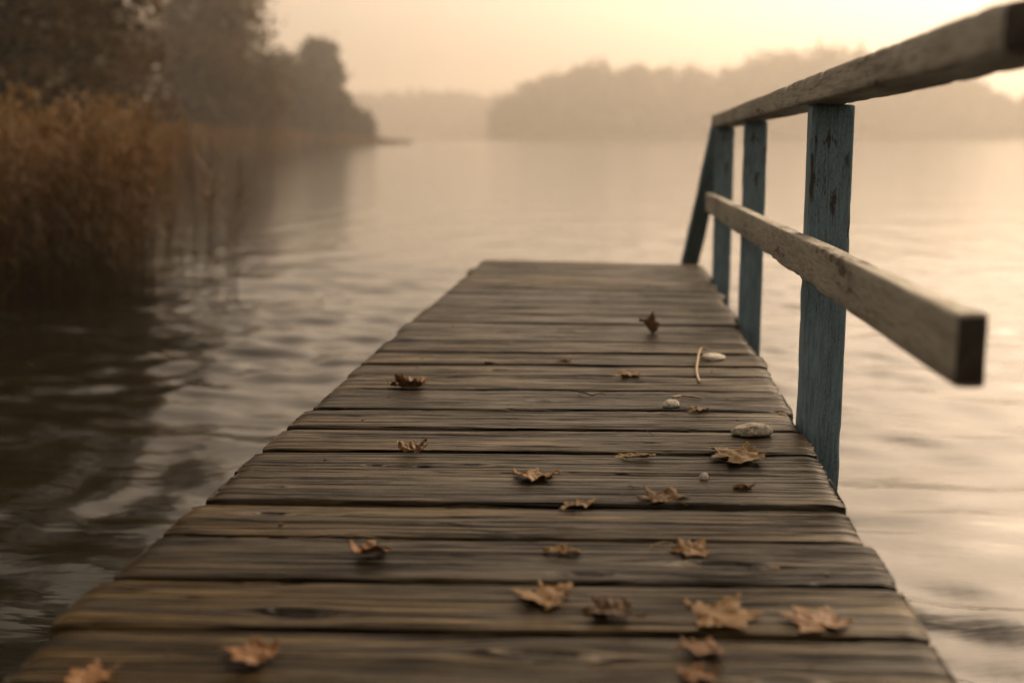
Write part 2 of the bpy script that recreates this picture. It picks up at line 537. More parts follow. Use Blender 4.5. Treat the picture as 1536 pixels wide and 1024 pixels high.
def build_deck(parent):
    # joints between the boards at the middle of the deck (metres along the pier), measured then continued
    gaps = [1.569, 1.757, 1.968, 2.148, 2.373, 2.541, 2.735, 2.936, 3.176, 3.378, 3.541, 3.732, 3.944]
    rg = np.random.default_rng(21)
    while gaps[-1] < 6.38:
        gaps.append(gaps[-1] + rg.uniform(0.165, 0.225))
    gaps[-1] = 6.56
    front = [1.569]
    while front[-1] > -0.9:
        front.append(front[-1] - rg.uniform(0.18, 0.22))
    gaps = front[:0:-1] + gaps
    L0, L1 = -0.768, 0.408
    knots = [(0.16, 1.86, .028), (-0.62, 2.06, .018), (-0.50, 2.40, .009), (-0.30, 2.42, .012), (-0.40, 2.40, .008), (0.0, 2.50, .008), (-0.05, 1.80, .016), (-0.45, 1.61, .02),
             (-0.2, 3.05, .012), (0.05, 3.30, .012), (-0.35, 3.45, .014), (-0.2, 4.2, .02), (0.2, 1.45, .02), (-0.45, 1.95, .018), (-0.66, 2.22, .014), (-0.1, 1.50, .03), (0.3, 2.62, .012), (-0.55, 3.25, .012)]
    VV, FF, GC, TN, KN = [], [], [], [], []
    base = 0
    for pi in range(len(gaps) - 1):
        y0, y1 = gaps[pi], gaps[pi + 1]
        yc, wid = (y0 + y1) / 2, y1 - y0
        vis = yc > 1.1
        nl = 168 if vis else 30
        nt_ = 46 if vis else 8
        sd = rg.uniform(0, 50)
        tone = rg.uniform(0, 1)
        th = 0.036
        gap = rg.uniform(0.0115, 0.0155) * interp(yc, [1.4, 2.4, 3.9, 5], [1.15, 1.0, 1.0, 1.5])
        if abs(y0 - 2.541) < .01 or abs(y1 - 2.541) < .01:
            gap = 0.0085
        hw = wid / 2 - gap / 2
        skew0 = interp(y0, [3.4, 6.56], [0.056, -0.16])
        skew1 = interp(y1, [3.4, 6.56], [0.056, -0.16])
        a, b = L0 + rg.uniform(-0.014, 0.012), L1 + rg.uniform(-0.010, 0.012)
        dz = rg.uniform(-0.0015, 0.0015)
        tilt = rg.uniform(-0.012, 0.012)
        cup = rg.uniform(-0.0025, 0.0035)
        if 1.2 < yc:
            NAIL_ROWS.append((yc, (skew0 + skew1) / 2))
        u = np.linspace(0, 1, nl)
        # cross-section, s across in [-1,1], going over the top then underneath
        rr = 0.07
        prof = [(-1, -th), (-1, -th * .5), (-1, -0.010), (-0.985, -0.0045), (-0.96, -0.0015)]
        prof += [(s, 0) for s in np.linspace(-1 + rr, 1 - rr, nt_)]
        prof += [(0.96, -0.0015), (0.985, -0.0045), (1, -0.010), (1, -th * .5), (1, -th)]
        prof = np.array(prof)
        m = len(prof)
        sx = prof[:, 0][None, :].repeat(nl, 0)
        pz = prof[:, 1][None, :].repeat(nl, 0)
        uu = u[:, None].repeat(m, 1)
        x = a + (b - a) * uu
        endj = 0.004 * vnoise(sx * 6 + sd, 0 * sx, sd, 4) * ((uu < 0.004) | (uu > 0.996))
        x = x + endj
        edge = np.abs(sx) > 0.9
        wob = 1 + 0.030 * fbm(x * 5 + sd, np.sign(sx) * 3.0, 1, 11, 3) * (np.abs(sx) ** 3)
        chip = np.clip(fbm(x * 22 + sd, np.sign(sx) * 9.0, 2, 12, 2) - 0.62, 0, 1) * 0.06 * edge
        ycn = sx * hw * (wob - chip)
        top = pz > -0.012
        ridg = 0.0013 * fbm(x * 1.8 + sd, sx * hw * 90, sd, 13, 2) + 0.0009 * fbm(x * 3, sx * hw * 22, sd, 14, 2)
        z = pz + top * (ridg + cup * (sx ** 2) - chip * 0.05) + tilt * sx * hw
        z = z - 0.004 * np.exp(-((uu - 0) / 0.012) ** 2) * top - 0.004 * np.exp(-((uu - 1) / 0.012) ** 2) * top
        skew = skew0 + (skew1 - skew0) * (sx + 1) / 2
        Yw = yc + ycn + skew * (x + 0.18)
        kn = np.zeros_like(x)
        gy = ycn.copy()
        for kx, ky, kr in knots:
            dx, dy = (x - kx), (Yw - ky)
            if abs(ky - yc) > wid / 2 + 0.05:
                continue
            d2 = (dx / (kr * 1.9)) ** 2 + (dy / (kr * 0.8)) ** 2
            kn = np.maximum(kn, np.exp(-d2 * 0.9))
            gy = gy - np.sign(dy) * kr * 0.8 * np.exp(-((dx / (kr * 3.2)) ** 2 + (dy / (kr * 2.2)) ** 2)) * np.minimum(np.abs(dy) / (kr * .4), 1)
        z = z - 0.0022 * (kn > 0.55) * top
        V = np.stack([x, Yw, DECK + dz + z], -1).reshape(-1, 3)
        i = np.arange(nl - 1)[:, None] * m + np.arange(m)[None]
        j = np.arange(nl - 1)[:, None] * m + ((np.arange(m) + 1) % m)[None]
        Fq = np.stack([i, i + m, j + m, j], -1).reshape(-1, 4)
        # end caps as quads across the section
        caps = []
        for r0, fl in ((0, 0), ((nl - 1) * m, 1)):
            for k in range(m // 2 - 1):
                q = (r0 + k, r0 + k + 1, r0 + m - 2 - k, r0 + m - 1 - k)
                caps.append(q[::-1] if fl else q)
        Fq = np.concatenate([Fq, np.array(caps)])
        VV.append(V); FF.append(Fq + base)
        GC.append(np.stack([x + sd * 3.1, gy + sd * 7.7 + 0.3 * pz, pz * 0], -1).reshape(-1, 3))
        TN.append(np.full(len(V), tone)); KN.append(kn.reshape(-1))
        base += len(V)
    o = mesh_obj("deck", np.concatenate(VV), np.concatenate(FF), M_DECK, parent, True,
                 {'grain_coord': ('FLOAT_VECTOR', np.concatenate(GC)), 'plank_tone': ('FLOAT', np.concatenate(TN)), 'knot': ('FLOAT', np.concatenate(KN))})
    return o


def board(name, p0, p1, wy, hz, mat, parent, seed, rough=0.0016, chip=0.004, up=(0, 0, 1), seg=0.015, taper=0.0):
    """a worn squared timber from p0 to p1: local X along it, wy wide (local Y), hz high (local Z)"""
    p0, p1 = Vector(p0), Vector(p1)
    d = p1 - p0
    Ln = d.length
    ex = d.normalized()
    ey = Vector(up).cross(ex).normalized()
    ez = ex.cross(ey)
    nl = max(6, int(Ln / seg))
    rc = min(wy, hz) * 0.10
    q = []
    for cy, cz, a0 in ((1, 1, 0), (-1, 1, 90), (-1, -1, 180), (1, -1, 270)):
        for k in range(3):
            a = R(a0 + 45 * k)
            q.append((cy * (wy / 2 - rc) + rc * math.cos(a), cz * (hz / 2 - rc) + rc * math.sin(a), 1.0))
        nxt = {0: (-1, 1), 90: (-1, -1), 180: (1, -1), 270: (1, 1)}[a0]
        y_a, z_a = q[-1][0], q[-1][1]
        a = R(a0 + 90)
        y_b = nxt[0] * (wy / 2 - rc) + rc * math.cos(a)
        z_b = nxt[1] * (hz / 2 - rc) + rc * math.sin(a)
        for t in np.linspace(0, 1, 7)[1:-1]:
            q.append((y_a + (y_b - y_a) * t, z_a + (z_b - z_a) * t, 0.0))
    q = np.array(q)
    m = len(q)
    xs = np.linspace(0, Ln, nl)
    xs = np.concatenate([[0.0], [rc * 0.4], xs[1:-1], [Ln - rc * 0.4], [Ln]])
    nl = len(xs)
    X = xs[:, None].repeat(m, 1)
    Yy = q[:, 0][None].repeat(nl, 0)
    Zz = q[:, 1][None].repeat(nl, 0)
    isc = q[:, 2][None].repeat(nl, 0)
    nrmY, nrmZ = Yy / (wy / 2), Zz / (hz / 2)
    nl_ = np.sqrt(nrmY ** 2 + nrmZ ** 2)
    disp = rough * fbm(X * 4, Yy * 60 + seed, Zz * 60, seed, 3)
    ang = np.round(np.arctan2(nrmZ, nrmY) * 2 / math.pi - 0.5)
    disp -= isc * chip * np.clip(fbm(X * 14 + seed, ang * 5.0, 0, seed + 3, 3) - 0.25, 0, 1)
    sc = np.ones_like(X)
    sc[0, :] = 1 - rc * 0.5 / (wy / 2)
    sc[-1, :] = 1 - rc * 0.5 / (wy / 2)
    warp = 0.0012 * vnoise(X * 1.3 + seed * 3.1, 0 * X, 0, seed)
    Yy = (Yy + disp * nrmY / nl_) * sc + warp
    Zz = (Zz + disp * nrmZ / nl_) * sc + 0.6 * warp
    V = np.stack([X, Yy, Zz], -1).reshape(-1, 3)
    i = np.arange(nl - 1)[:, None] * m + np.arange(m)[None]
    j = np.arange(nl - 1)[:, None] * m + ((np.arange(m) + 1) % m)[None]
    Fq = np.stack([i, j, j + m, i + m], -1).reshape(-1, 4).tolist()
    Fq.append(list(range(m))[::-1])
    Fq.append(list(range((nl - 1) * m, nl * m)))
    o = mesh_obj(name, V, Fq, mat, parent, True)
    if mat is M_WHITE:      # bare end grain, its colour darkened to carry the shade of the backlit ends
        o.data.materials.append(M_DARK)
        for pg in list(o.data.polygons)[-2:]:
            pg.material_index = 1
    mw = Matrix((ex, ey, ez)).transposed().to_4x4()
    mw.translation = p0
    if parent:
        o.matrix_parent_inverse = Matrix.Identity(4)
        mw = Matrix.Translation(-parent.location) @ mw
    o.matrix_basis = mw
    return o


pier = empty("pier", (0, 0, 0))
tag(pier, "long weathered plank pier with dark joints, running straight out over the lake", "pier")
build_deck(pier)
rn = np.random.default_rng(64)
for ny, slope in NAIL_ROWS:
    for nx in (-0.60, 0.26):
        px_, py_ = nx + rn.uniform(-0.02, 0.02), ny + rn.uniform(-0.035, 0.035)
        py_ += slope * (px_ + 0.18)
        V, Fc = [], []
        for k in range(10):
            a = 2 * math.pi * k / 10
            V += [(0.0036 * math.cos(a), 0.0036 * math.sin(a), 0.0009), (0.0046 * math.cos(a), 0.0046 * math.sin(a), -0.003)]
        Fc = [(2 * k, 2 * k + 1, (2 * k + 3) % 20, (2 * k + 2) % 20) for k in range(10)] + [tuple(range(0, 20, 2))]
        nl_o = mesh_obj("nail", V, Fc, M_RUST, pier, False)
        nl_o.location = (px_, py_, DECK + rn.uniform(-0.0005, 0.0012))
for x in (-0.60, -0.18, 0.26):
    board("joist", (x, -0.8, DECK - 0.105), (x, 6.36, DECK - 0.105), 0.06, 0.12, M_DARK, pier, int(40 + x * 10), seg=0.08)
for y in (0.4, 2.4, 4.4, 6.2):
    board("cross_beam", (-0.72, y, DECK - 0.225), (0.38, y, DECK - 0.225), 0.10, 0.11, M_DARK, pier, int(60 + y), seg=0.06)
    for x in (-0.58, 0.26):
        board("pile", (x, y, -1.2), (x, y, DECK - 0.285), 0.13, 0.13, M_DARK, pier, int(70 + y + x * 3), up=(0, 1, 0), seg=0.08)

railing = empty("railing", (0.45, 2.86, DECK))
tag(railing, "weathered wooden railing with blue posts and pale rails along the right pier edge", "railing")


def zr(y):   # underside of the handrail sinks a little towards the lake
    return 1.346 - 0.0108 * (y - 1.38)


POSTS = [(2.865, 0.456, 0.094, 0.085), (4.48, 0.452, 0.076, 0.085), (5.80, 0.450, 0.080, 0.085)]
for k, (y, x, wx, wy) in enumerate(POSTS):
    board("post", (x, y, -1.3), (x, y, zr(y) - 0.0015), wx, wy, M_BLUE, railing, 90 + k, rough=0.0015, chip=0.005, up=(0, 1, 0), seg=0.02)
hh = 0.057
board("handrail", (0.445, 1.375, zr(1.375) + hh / 2), (0.445, 5.86, zr(5.86) + hh / 2), 0.108, hh, M_WHITE, railing, 101, rough=0.0010, chip=0.004)
board("middle_rail", (0.3895, 1.412, 1.0215), (0.3895, 5.88, 0.955), 0.034, 0.084, M_WHITE, railing, 107, rough=0.0009, chip=0.004)
board("sloping_rail", (0.437, 5.885, zr(5.9) + 0.01), (0.236, 8.52, -0.60), 0.09, 0.05, M_BLUE, railing, 111, rough=0.0015, chip=0.005)


# ------------------------------------------------------------------ things on the deck
def deck_z(x, y):
    return DECK + 0.0015


MAPLE = [(0, 1.0), (6, .83), (9, .85), (14, .68), (18, .71), (24, .55), (30, .63), (35, .76), (39, .74), (47, .96), (54, .75), (58, .77), (66, .60), (75, .49),
         (84, .56), (89, .55), (101, .72), (110, .55), (116, .54), (130, .42), (150, .33), (168, .13), (180, .05)]


def tube(pts, rad, n=6):
    pts = [Vector(p) for p in pts]
    V, Fc = [], []
    for i, p in enumerate(pts):
        d = (pts[min(i + 1, len(pts) - 1)] - pts[max(i - 1, 0)]).normalized()
        a = d.orthogonal().normalized()
        b = d.cross(a)
        r = rad[i] if hasattr(rad, '__len__') else rad
        for k in range(n):
            t = 2 * math.pi * k / n
            V.append(p + (a * math.cos(t) + b * math.sin(t)) * r)
    for i in range(len(pts) - 1):
        for k in range(n):
            Fc.append((i * n + k, i * n + (k + 1) % n, (i + 1) * n + (k + 1) % n, (i + 1) * n + k))
    Fc.append(tuple(range(n))[::-1])
    Fc.append(tuple(range((len(pts) - 1) * n, len(pts) * n)))
    return [tuple(v) for v in V], Fc


def leaf(x, y, width, label, col, kind='maple', rz=0.0, seed=0, curl=0.25, fold=0.0, crumple=0.12, tilt=(0, 0), stem=0.5, lift=0.0, hk=0.17):
    """one fallen leaf; width in metres, curl/fold/crumple in leaf radii, resting on the deck"""
    rg = np.random.default_rng(seed + 500)
    ns, nr = 132, 12
    th = np.linspace(0, 2 * math.pi, ns, endpoint=False)
    dev = np.degrees(np.abs((th + math.pi) % (2 * math.pi) - math.pi))
    sgn = np.where(th < math.pi, 1, -1)
    if kind == 'maple':
        aa = np.array([p[0] for p in MAPLE]); rr_ = np.array([p[1] for p in MAPLE])
        rad = np.interp(dev + 2.5 * vnoise(th * 2, 0 * th, seed, 3) * (dev < 170), aa, rr_)
        rad *= 1 + 0.10 * vnoise(th * 1.2 + 3, 0 * th, seed, 5) + 0.045 * vnoise(th * 14, 0 * th, seed, 6)
    elif kind == 'oak':
        rad = 0.34 / np.sqrt((np.cos(th) * 0.36) ** 2 + (np.sin(th) * 0.95) ** 2)
        rad *= 1 + 0.16 * np.cos(th * 9 + seed) * (dev > 18) * (dev < 162) + 0.05 * vnoise(th * 8, 0 * th, seed, 6)
    else:
        rad = 0.42 / np.sqrt((np.cos(th) * 0.45) ** 2 + (np.sin(th) * 0.9) ** 2)
        rad *= 1 + 0.05 * vnoise(th * 6, 0 * th, seed, 6) + 0.03 * vnoise(th * 17, 0 * th, seed, 7)
    rings = np.linspace(0, 1, nr + 1)[1:]
    Rr = rings[:, None] * rad[None]
    X = Rr * np.sin(th)[None] * rg.uniform(0.78, 1.12)
    Y = Rr * np.cos(th)[None]
    X = np.concatenate([[0.0], X.ravel()]); Y = np.concatenate([[0.0], Y.ravel()])
    vein = np.zeros_like(X)
    angs = (0, 47, -47, 101, -101) if kind == 'maple' else (0,)
    for a in angs:
        ca, sa = math.cos(R(a)), math.sin(R(a))
        along = Y * ca + X * sa
        off = np.abs(X * ca - Y * sa)
        vein = np.maximum(vein, np.exp(-(off / (0.022 + 0.018 * (1 - np.clip(along, 0, 1)))) ** 2) * (along > -0.02))
    if kind != 'maple':
        sv = np.abs(((Y - np.abs(X) * 0.8) * 5.5) % 1 - 0.5)
        vein = np.maximum(vein, 0.5 * np.exp(-(sv / 0.10) ** 2))
    rr2 = np.sqrt(X ** 2 + Y ** 2)
    az = np.arctan2(X, Y)
    fa = rg.uniform(-0.6, 0.6)
    uax = X * math.cos(fa) + Y * math.sin(fa)
    Z = curl * (1.3 * uax ** 2 * np.sign(rg.random() - 0.22) + 0.55 * np.maximum(0, rr2 - 0.55) ** 2 * 3 * (0.5 + 0.5 * np.cos(az * 2 + rg.uniform(0, 6.3))))
    Z *= 0.55
    Z += 0.7 * fold * np.abs(X) + crumple * fbm(X * 2.6, Y * 2.6, seed, seed, 3) * (0.3 + rr2)
    Z += 0.30 * crumple * fbm(X * 8, Y * 8, seed, seed + 9, 2)
    Z -= 0.015 * vein
    if fold > 0.7:
        X = X / (1 + 0.45 * fold)
    P = np.stack([X, Y, Z], -1)
    i0 = 1 + np.arange(nr - 1)[:, None] * ns + np.arange(ns)[None]
    i1 = 1 + np.arange(nr - 1)[:, None] * ns + ((np.arange(ns) + 1) % ns)[None]
    Fq = np.stack([i0, i1, i1 + ns, i0 + ns], -1).reshape(-1, 4).tolist()
    Fq += [(0, 1 + (k + 1) % ns, 1 + k) for k in range(ns)]
    Rm = np.array((Matrix.Rotation(rz, 3, 'Z') @ Matrix.Rotation(tilt[0], 3, 'X') @ Matrix.Rotation(tilt[1], 3, 'Y')))
    W = P @ Rm.T
    ext = W[:, 0].max() - W[:, 0].min()
    sc = width / ext
    W *= sc
    zr_ = np.percentile(W[:, 2], 99.5) - np.percentile(W[:, 2], 1.5)
    zf = hk * width / zr_
    W[:, 2] *= zf
    cx, cy = (W[:, 0].max() + W[:, 0].min()) / 2, (W[:, 1].max() + W[:, 1].min()) / 2
    zmin = np.percentile(W[:, 2], 1.5)
    off = np.array([cx, cy, zmin])
    W -= off
    W[:, 2] = np.maximum(W[:, 2], -0.0004)
    o = mesh_obj("maple_leaf" if kind == 'maple' else ("oak_leaf" if kind == 'oak' else "fallen_leaf"), W, Fq, M_LEAF, None, True, {'vein': ('FLOAT', vein)})
    o.location = (x, y, DECK + 0.0018 + lift)
    o.color = (*col, 1)
    sm = o.modifiers.new("thickness", 'SOLIDIFY')
    sm.thickness = 0.0007
    tag(o, label, "leaf", "fallen autumn leaves on the pier")
    if stem:
        ln = stem
        side = rg.uniform(-0.5, 0.5)
        pts = []
        k0 = 1 + (nr - 1) * ns + ns // 2
        zs = Z[0]
        for t in np.linspace(0, 1, 9):
            pts.append((side * 0.5 * t * t * ln, -ln * t, zs * (1 - t) + 0.10 * math.sin(t * 3.1) * ln + 0.012))
        pw = (np.array(pts) @ Rm.T) * sc * (1, 1, zf) - off
        pw[:, 2] = np.maximum(pw[:, 2], 0.001)
        V, Fc = tube(pw, [0.0011 - 0.0003 * t for t in np.linspace(0, 1, 9)] , 6)
        so = mesh_obj("stem", V, Fc, M_LEAF, o, True)
        so.color = (*[min(1, c * 1.15) for c in col], 1)
    return o


TAN, OCH, BRN, DRK, ORG = (0.38, 0.265, 0.120), (0.31, 0.178, 0.055), (0.20, 0.105, 0.033), (0.13, 0.070, 0.024), (0.25, 0.112, 0.028)
# (px-measured world x, y) on the deck, width, ...
LEAVES = [
    dict(x=0.089, y=4.155, width=0.081, label='dark brown curled leaf standing upright, farthest leaf out on the pier', col=BRN, rz=1.2217304763960306, seed=1, hk=0.8, curl=0.5, fold=0.9, crumple=0.2, tilt=(0.9599310885968813, 0.17453292519943295), stem=0),
    dict(x=-0.575, y=3.188, width=0.107, label='brown curled leaf with a raised corner, alone towards the left edge of the pier', col=BRN, rz=1.3962634015954636, seed=2, hk=0.3, curl=0.4, fold=0.75, crumple=0.2, tilt=(0, 0.4363323129985824), stem=0.25),
    dict(x=0.006, y=3.391, width=0.085, label='pale tan blurred leaf lying flat left of the long straw stalk', col=OCH, rz=1.7453292519943295, seed=3, hk=0.12, curl=0.3, fold=0.4, crumple=0.2, stem=0),
    dict(x=-0.175, y=3.602, width=0.051, label='tiny ochre leaf scrap near the middle of the deck, beyond the tan leaves', col=OCH, kind='plain', rz=1.0471975511965976, seed=4, curl=0.4, fold=0.4, stem=0),
    dict(x=0.182, y=2.950, width=0.052, label='small tan triangular leaf scrap beside the whitish shell', col=TAN, kind='plain', rz=2.0943951023931953, seed=5, hk=0.22, curl=0.3, fold=0.3, crumple=0.25, stem=0),
    dict(x=-0.441, y=2.508, width=0.073, label='star-shaped shrivelled leaf with its stem pointing at the viewer', col=BRN, rz=0.2617993877991494, seed=6, hk=0.36, curl=0.55, fold=0.25, crumple=0.3, stem=0.55),
    dict(x=0.028, y=2.501, width=0.086, label='narrow pale tan leaf sliver folded along its length', col=TAN, kind='plain', rz=-1.3962634015954636, seed=7, hk=0.1, curl=0.1, fold=0.85, crumple=0.15, stem=0),
    dict(x=0.234, y=2.515, width=0.116, label='large tan maple leaf with spread points, in front of the speckled grey stone', col=TAN, rz=1.7453292519943295, seed=8, hk=0.13, curl=0.22, fold=0.1, crumple=0.22, stem=0.4),
    dict(x=-0.164, y=2.326, width=0.099, label='brown maple leaf humped over the board joint near the middle of the deck', col=OCH, rz=-1.0471975511965976, seed=9, hk=0.17, curl=0.15, fold=-0.25, crumple=0.3, stem=0.25),
    dict(x=-0.079, y=2.149, width=0.065, label='pale lobed leaf lying across a joint between two brown maple leaves', col=TAN, kind='oak', rz=-0.9599310885968813, seed=10, hk=0.14, curl=0.25, fold=0.3, crumple=0.25, stem=0),
    dict(x=0.075, y=2.213, width=0.103, label='dark brown maple leaf with a long stem curving to the right', col=BRN, rz=0.6981317007977318, seed=11, hk=0.13, curl=0.2, fold=0.05, crumple=0.22, tilt=(0.10471975511965978, 0), stem=0.85),
    dict(x=-0.397, y=1.860, width=0.068, label='rust-brown rolled leaf alone on the left half of the near boards', col=ORG, rz=-0.8726646259971648, seed=12, hk=0.28, curl=0.35, fold=0.9, crumple=0.15, stem=0.2),
    dict(x=-0.094, y=1.897, width=0.062, label='smooth oval ochre leaf with turned-up rim', col=OCH, kind='plain', rz=-1.4835298641951802, seed=13, hk=0.14, curl=0.4, fold=0.15, crumple=0.12, stem=0.2),
    dict(x=0.108, y=1.922, width=0.067, label='small brown ragged leaf just right of the dark wood knot', col=OCH, rz=1.6580627893946132, seed=14, hk=0.18, curl=0.35, fold=0.5, crumple=0.25, stem=0.8),
    dict(x=-0.113, y=1.692, width=0.090, label='curled ochre maple leaf with one lobe standing up, left of the dark rolled leaf', col=OCH, rz=1.2217304763960306, seed=15, hk=0.17, curl=0.38, fold=0.15, crumple=0.25, stem=0.2),
    dict(x=-0.022, y=1.643, width=0.078, label='dark rolled leaf between two lighter near leaves', col=DRK, rz=1.4835298641951802, seed=16, hk=0.2, curl=0.35, fold=0.7, crumple=0.2, stem=0.2),
    dict(x=0.150, y=1.641, width=0.100, label='ochre maple leaf with pointed lobes to both sides, left of the large flat one', col=OCH, rz=-1.4835298641951802, seed=17, hk=0.12, curl=0.35, fold=0.3, crumple=0.2, stem=0.2),
    dict(x=0.270, y=1.641, width=0.099, label='large flat russet maple leaf at the right edge of the pier', col=ORG, rz=0.4363323129985824, seed=18, hk=0.09, curl=0.12, fold=0.05, crumple=0.14, stem=0.25),
    dict(x=0.101, y=1.529, width=0.069, label='russet curled leaf just behind the nearest leaf at the bottom of the picture', col=ORG, rz=1.7453292519943295, seed=19, hk=0.16, curl=0.4, fold=0.4, crumple=0.2, stem=0.2),
    dict(x=0.100, y=1.451, width=0.056, label='russet leaf cut by the bottom edge of the picture, right of centre', col=ORG, rz=-1.2217304763960306, seed=20, hk=0.14, curl=0.2, fold=0.2, crumple=0.15, stem=0),
    dict(x=-0.474, y=1.453, width=0.075, label='blurred russet leaf with raised edges on the nearest boards, left of centre', col=ORG, rz=1.3089969389957472, seed=21, hk=0.2, curl=0.42, fold=0.5, crumple=0.2, stem=0.2),
    dict(x=-0.646, y=1.382, width=0.066, label='russet leaf cut by the bottom edge at the left corner of the deck', col=ORG, rz=0.17453292519943295, seed=22, hk=0.14, curl=0.25, fold=0.2, crumple=0.2, stem=0),
    dict(x=0.231, y=2.288, width=0.045, label='thin dark brown leaf shred close to the right pier edge', col=BRN, kind='plain', rz=-1.3089969389957472, seed=23, hk=0.2, curl=0.3, fold=0.9, crumple=0.2, stem=0.5),
    dict(x=0.241, y=1.853, width=0.010, label='tiny ochre leaf crumb on the near boards at the right, farther left of two', col=OCH, kind='plain', rz=0.5, seed=24, stem=0),
    dict(x=0.314, y=1.833, width=0.009, label='tiny ochre leaf crumb nearest the right edge of the deck', col=OCH, kind='plain', rz=1.5, seed=25, stem=0),
    dict(x=0.097, y=1.696, width=0.013, label='small ochre leaf crumb behind the pointed maple leaf', col=OCH, kind='plain', rz=0.2, seed=26, curl=0.5, stem=0),
    dict(x=0.029, y=1.642, width=0.015, label='small russet leaf crumb right beside the dark rolled leaf', col=ORG, kind='plain', rz=1.3, seed=27, curl=0.3, stem=0),
    dict(x=0.385, y=2.940, width=0.026, label='thin ochre leaf shred at the foot of the nearest blue post', col=OCH, kind='plain', rz=1.3, seed=28, curl=0.2, stem=0),
    dict(x=-0.391, y=3.549, width=0.031, label='small dark leaf scrap in a board joint at mid deck', col=DRK, kind='plain', rz=1.3, seed=29, curl=0.5, fold=0.4, stem=0),
]


def pebble(name, x, y, lx, ly, h, mat, label, cat, seed, rz=0.0, group=None):
    bm = bmesh.new()
    bmesh.ops.create_icosphere(bm, subdivisions=5, radius=1)
    P = np.array([v.co for v in bm.verts])
    n = 1 + 0.16 * fbm(P[:, 0] * 1.1 + seed, P[:, 1] * 1.1, P[:, 2] * 1.1, seed, 3) + 0.03 * fbm(P[:, 0] * 6, P[:, 1] * 6, P[:, 2] * 6, seed, 2)
    P = P * n[:, None]
    P[:, 2] = np.where(P[:, 2] < -0.35, -0.35 + 0.15 * (P[:, 2] + 0.35), P[:, 2])
    P *= (lx / 2, ly / 2, h / 1.45)
    P[:, 2] -= P[:, 2].min()
    Fc = np.array([[v.index for v in f.verts] for f in bm.faces])
    bm.free()
    o = mesh_obj(name, P, Fc, mat)
    o.location = (x, y, DECK + 0.0008)
    o.rotation_euler = (0, 0, rz)
    tag(o, label, cat, group)
    return o


def stalk(name, pts, r0, r1, mat, label, cat, group=None):
    P = np.array(pts, float)
    n = 22
    t = np.linspace(0, len(P) - 1, n)
    Q = np.stack([np.interp(t, np.arange(len(P)), P[:, k]) for k in range(3)], -1)
    for _ in range(3):
        Q[1:-1] = (Q[:-2] + 2 * Q[1:-1] + Q[2:]) / 4
    base = Q[0].copy()
    V, Fc = tube(Q - base, np.linspace(r0, r1, n), 7)
    o = mesh_obj(name, V, Fc, mat)
    o.location = base
    tag(o, label, cat, group)
    return o


for L in LEAVES:
    leaf(**L)
pebble('stone', 0.2911, 2.7291, 0.0866, 0.0520, 0.028, M_STONE, 'speckled grey domed stone near the right edge of the pier', 'stone', 3, 0.1)
pebble('shell', 0.1183, 3.0042, 0.0428, 0.0321, 0.018, M_PALE, 'small whitish shell at the end of a pale straw stalk', 'shell', 5, 0.4)
pebble('pebble', 0.2639, 3.6642, 0.0677, 0.0508, 0.019, M_PALE, 'blurred whitish pebble under the bent straw stalk, farthest of the stones', 'pebble', 8, 0.2)
pebble('snail_shell', 0.1601, 2.3512, 0.0169, 0.0127, 0.012, M_PALE, 'tiny pale shell standing on a board below the tan maple leaf', 'shell', 9, 0.2)
stalk('straw_stalk', [(0.2571, 3.7434, 0.6185), (0.2335, 3.7529, 0.6225), (0.2172, 3.6049, 0.6105), (0.2047, 3.4481, 0.6040), (0.2058, 3.3051, 0.6035)], 0.0032, 0.0042, M_STRAW, 'long bent straw stalk hooked over the farthest pebble', 'stalk')
stalk('straw_stalk', [(0.1250, 3.0514, 0.6145), (0.1484, 3.0934, 0.6105), (0.1791, 3.1043, 0.6065), (0.2018, 3.0903, 0.6045)], 0.003, 0.0022, M_STRAW, 'pale straw stalk lying across from the whitish shell', 'stalk')
stalk('twig', [(0.1128, 2.9364, 0.6035), (0.0809, 2.8761, 0.6085), (0.0592, 2.7986, 0.6105), (0.0549, 2.7200, 0.6045), (0.0691, 2.6900, 0.6035)], 0.0007, 0.0005, M_TWIG, 'hair-thin dark curved twig below the whitish shell', 'twig')
stalk('twig', [(-0.1142, 3.1437, 0.6035), (-0.0959, 3.1119, 0.6085), (-0.0781, 3.0889, 0.6065), (-0.0583, 3.1154, 0.6085), (-0.0429, 3.1168, 0.6035)], 0.0022, 0.0014, M_TWIG, 'short dark forked twig lying on a board in the middle', 'twig')
stalk('twig', [(0.0251, 2.2740, 0.6035), (0.0125, 2.2639, 0.6105), (0.0026, 2.2234, 0.6085), (-0.0033, 2.1805, 0.6035)], 0.0008, 0.0006, M_TWIG, 'fine arched dark twig left of the long-stemmed maple leaf', 'twig')
stalk('twig', [(0.0478, 1.9331, 0.6035), (0.0697, 1.9483, 0.6065), (0.0857, 1.9432, 0.6065)], 0.0016, 0.001, M_STRAW, 'short straw-coloured twig behind the dark wood knot', 'twig')


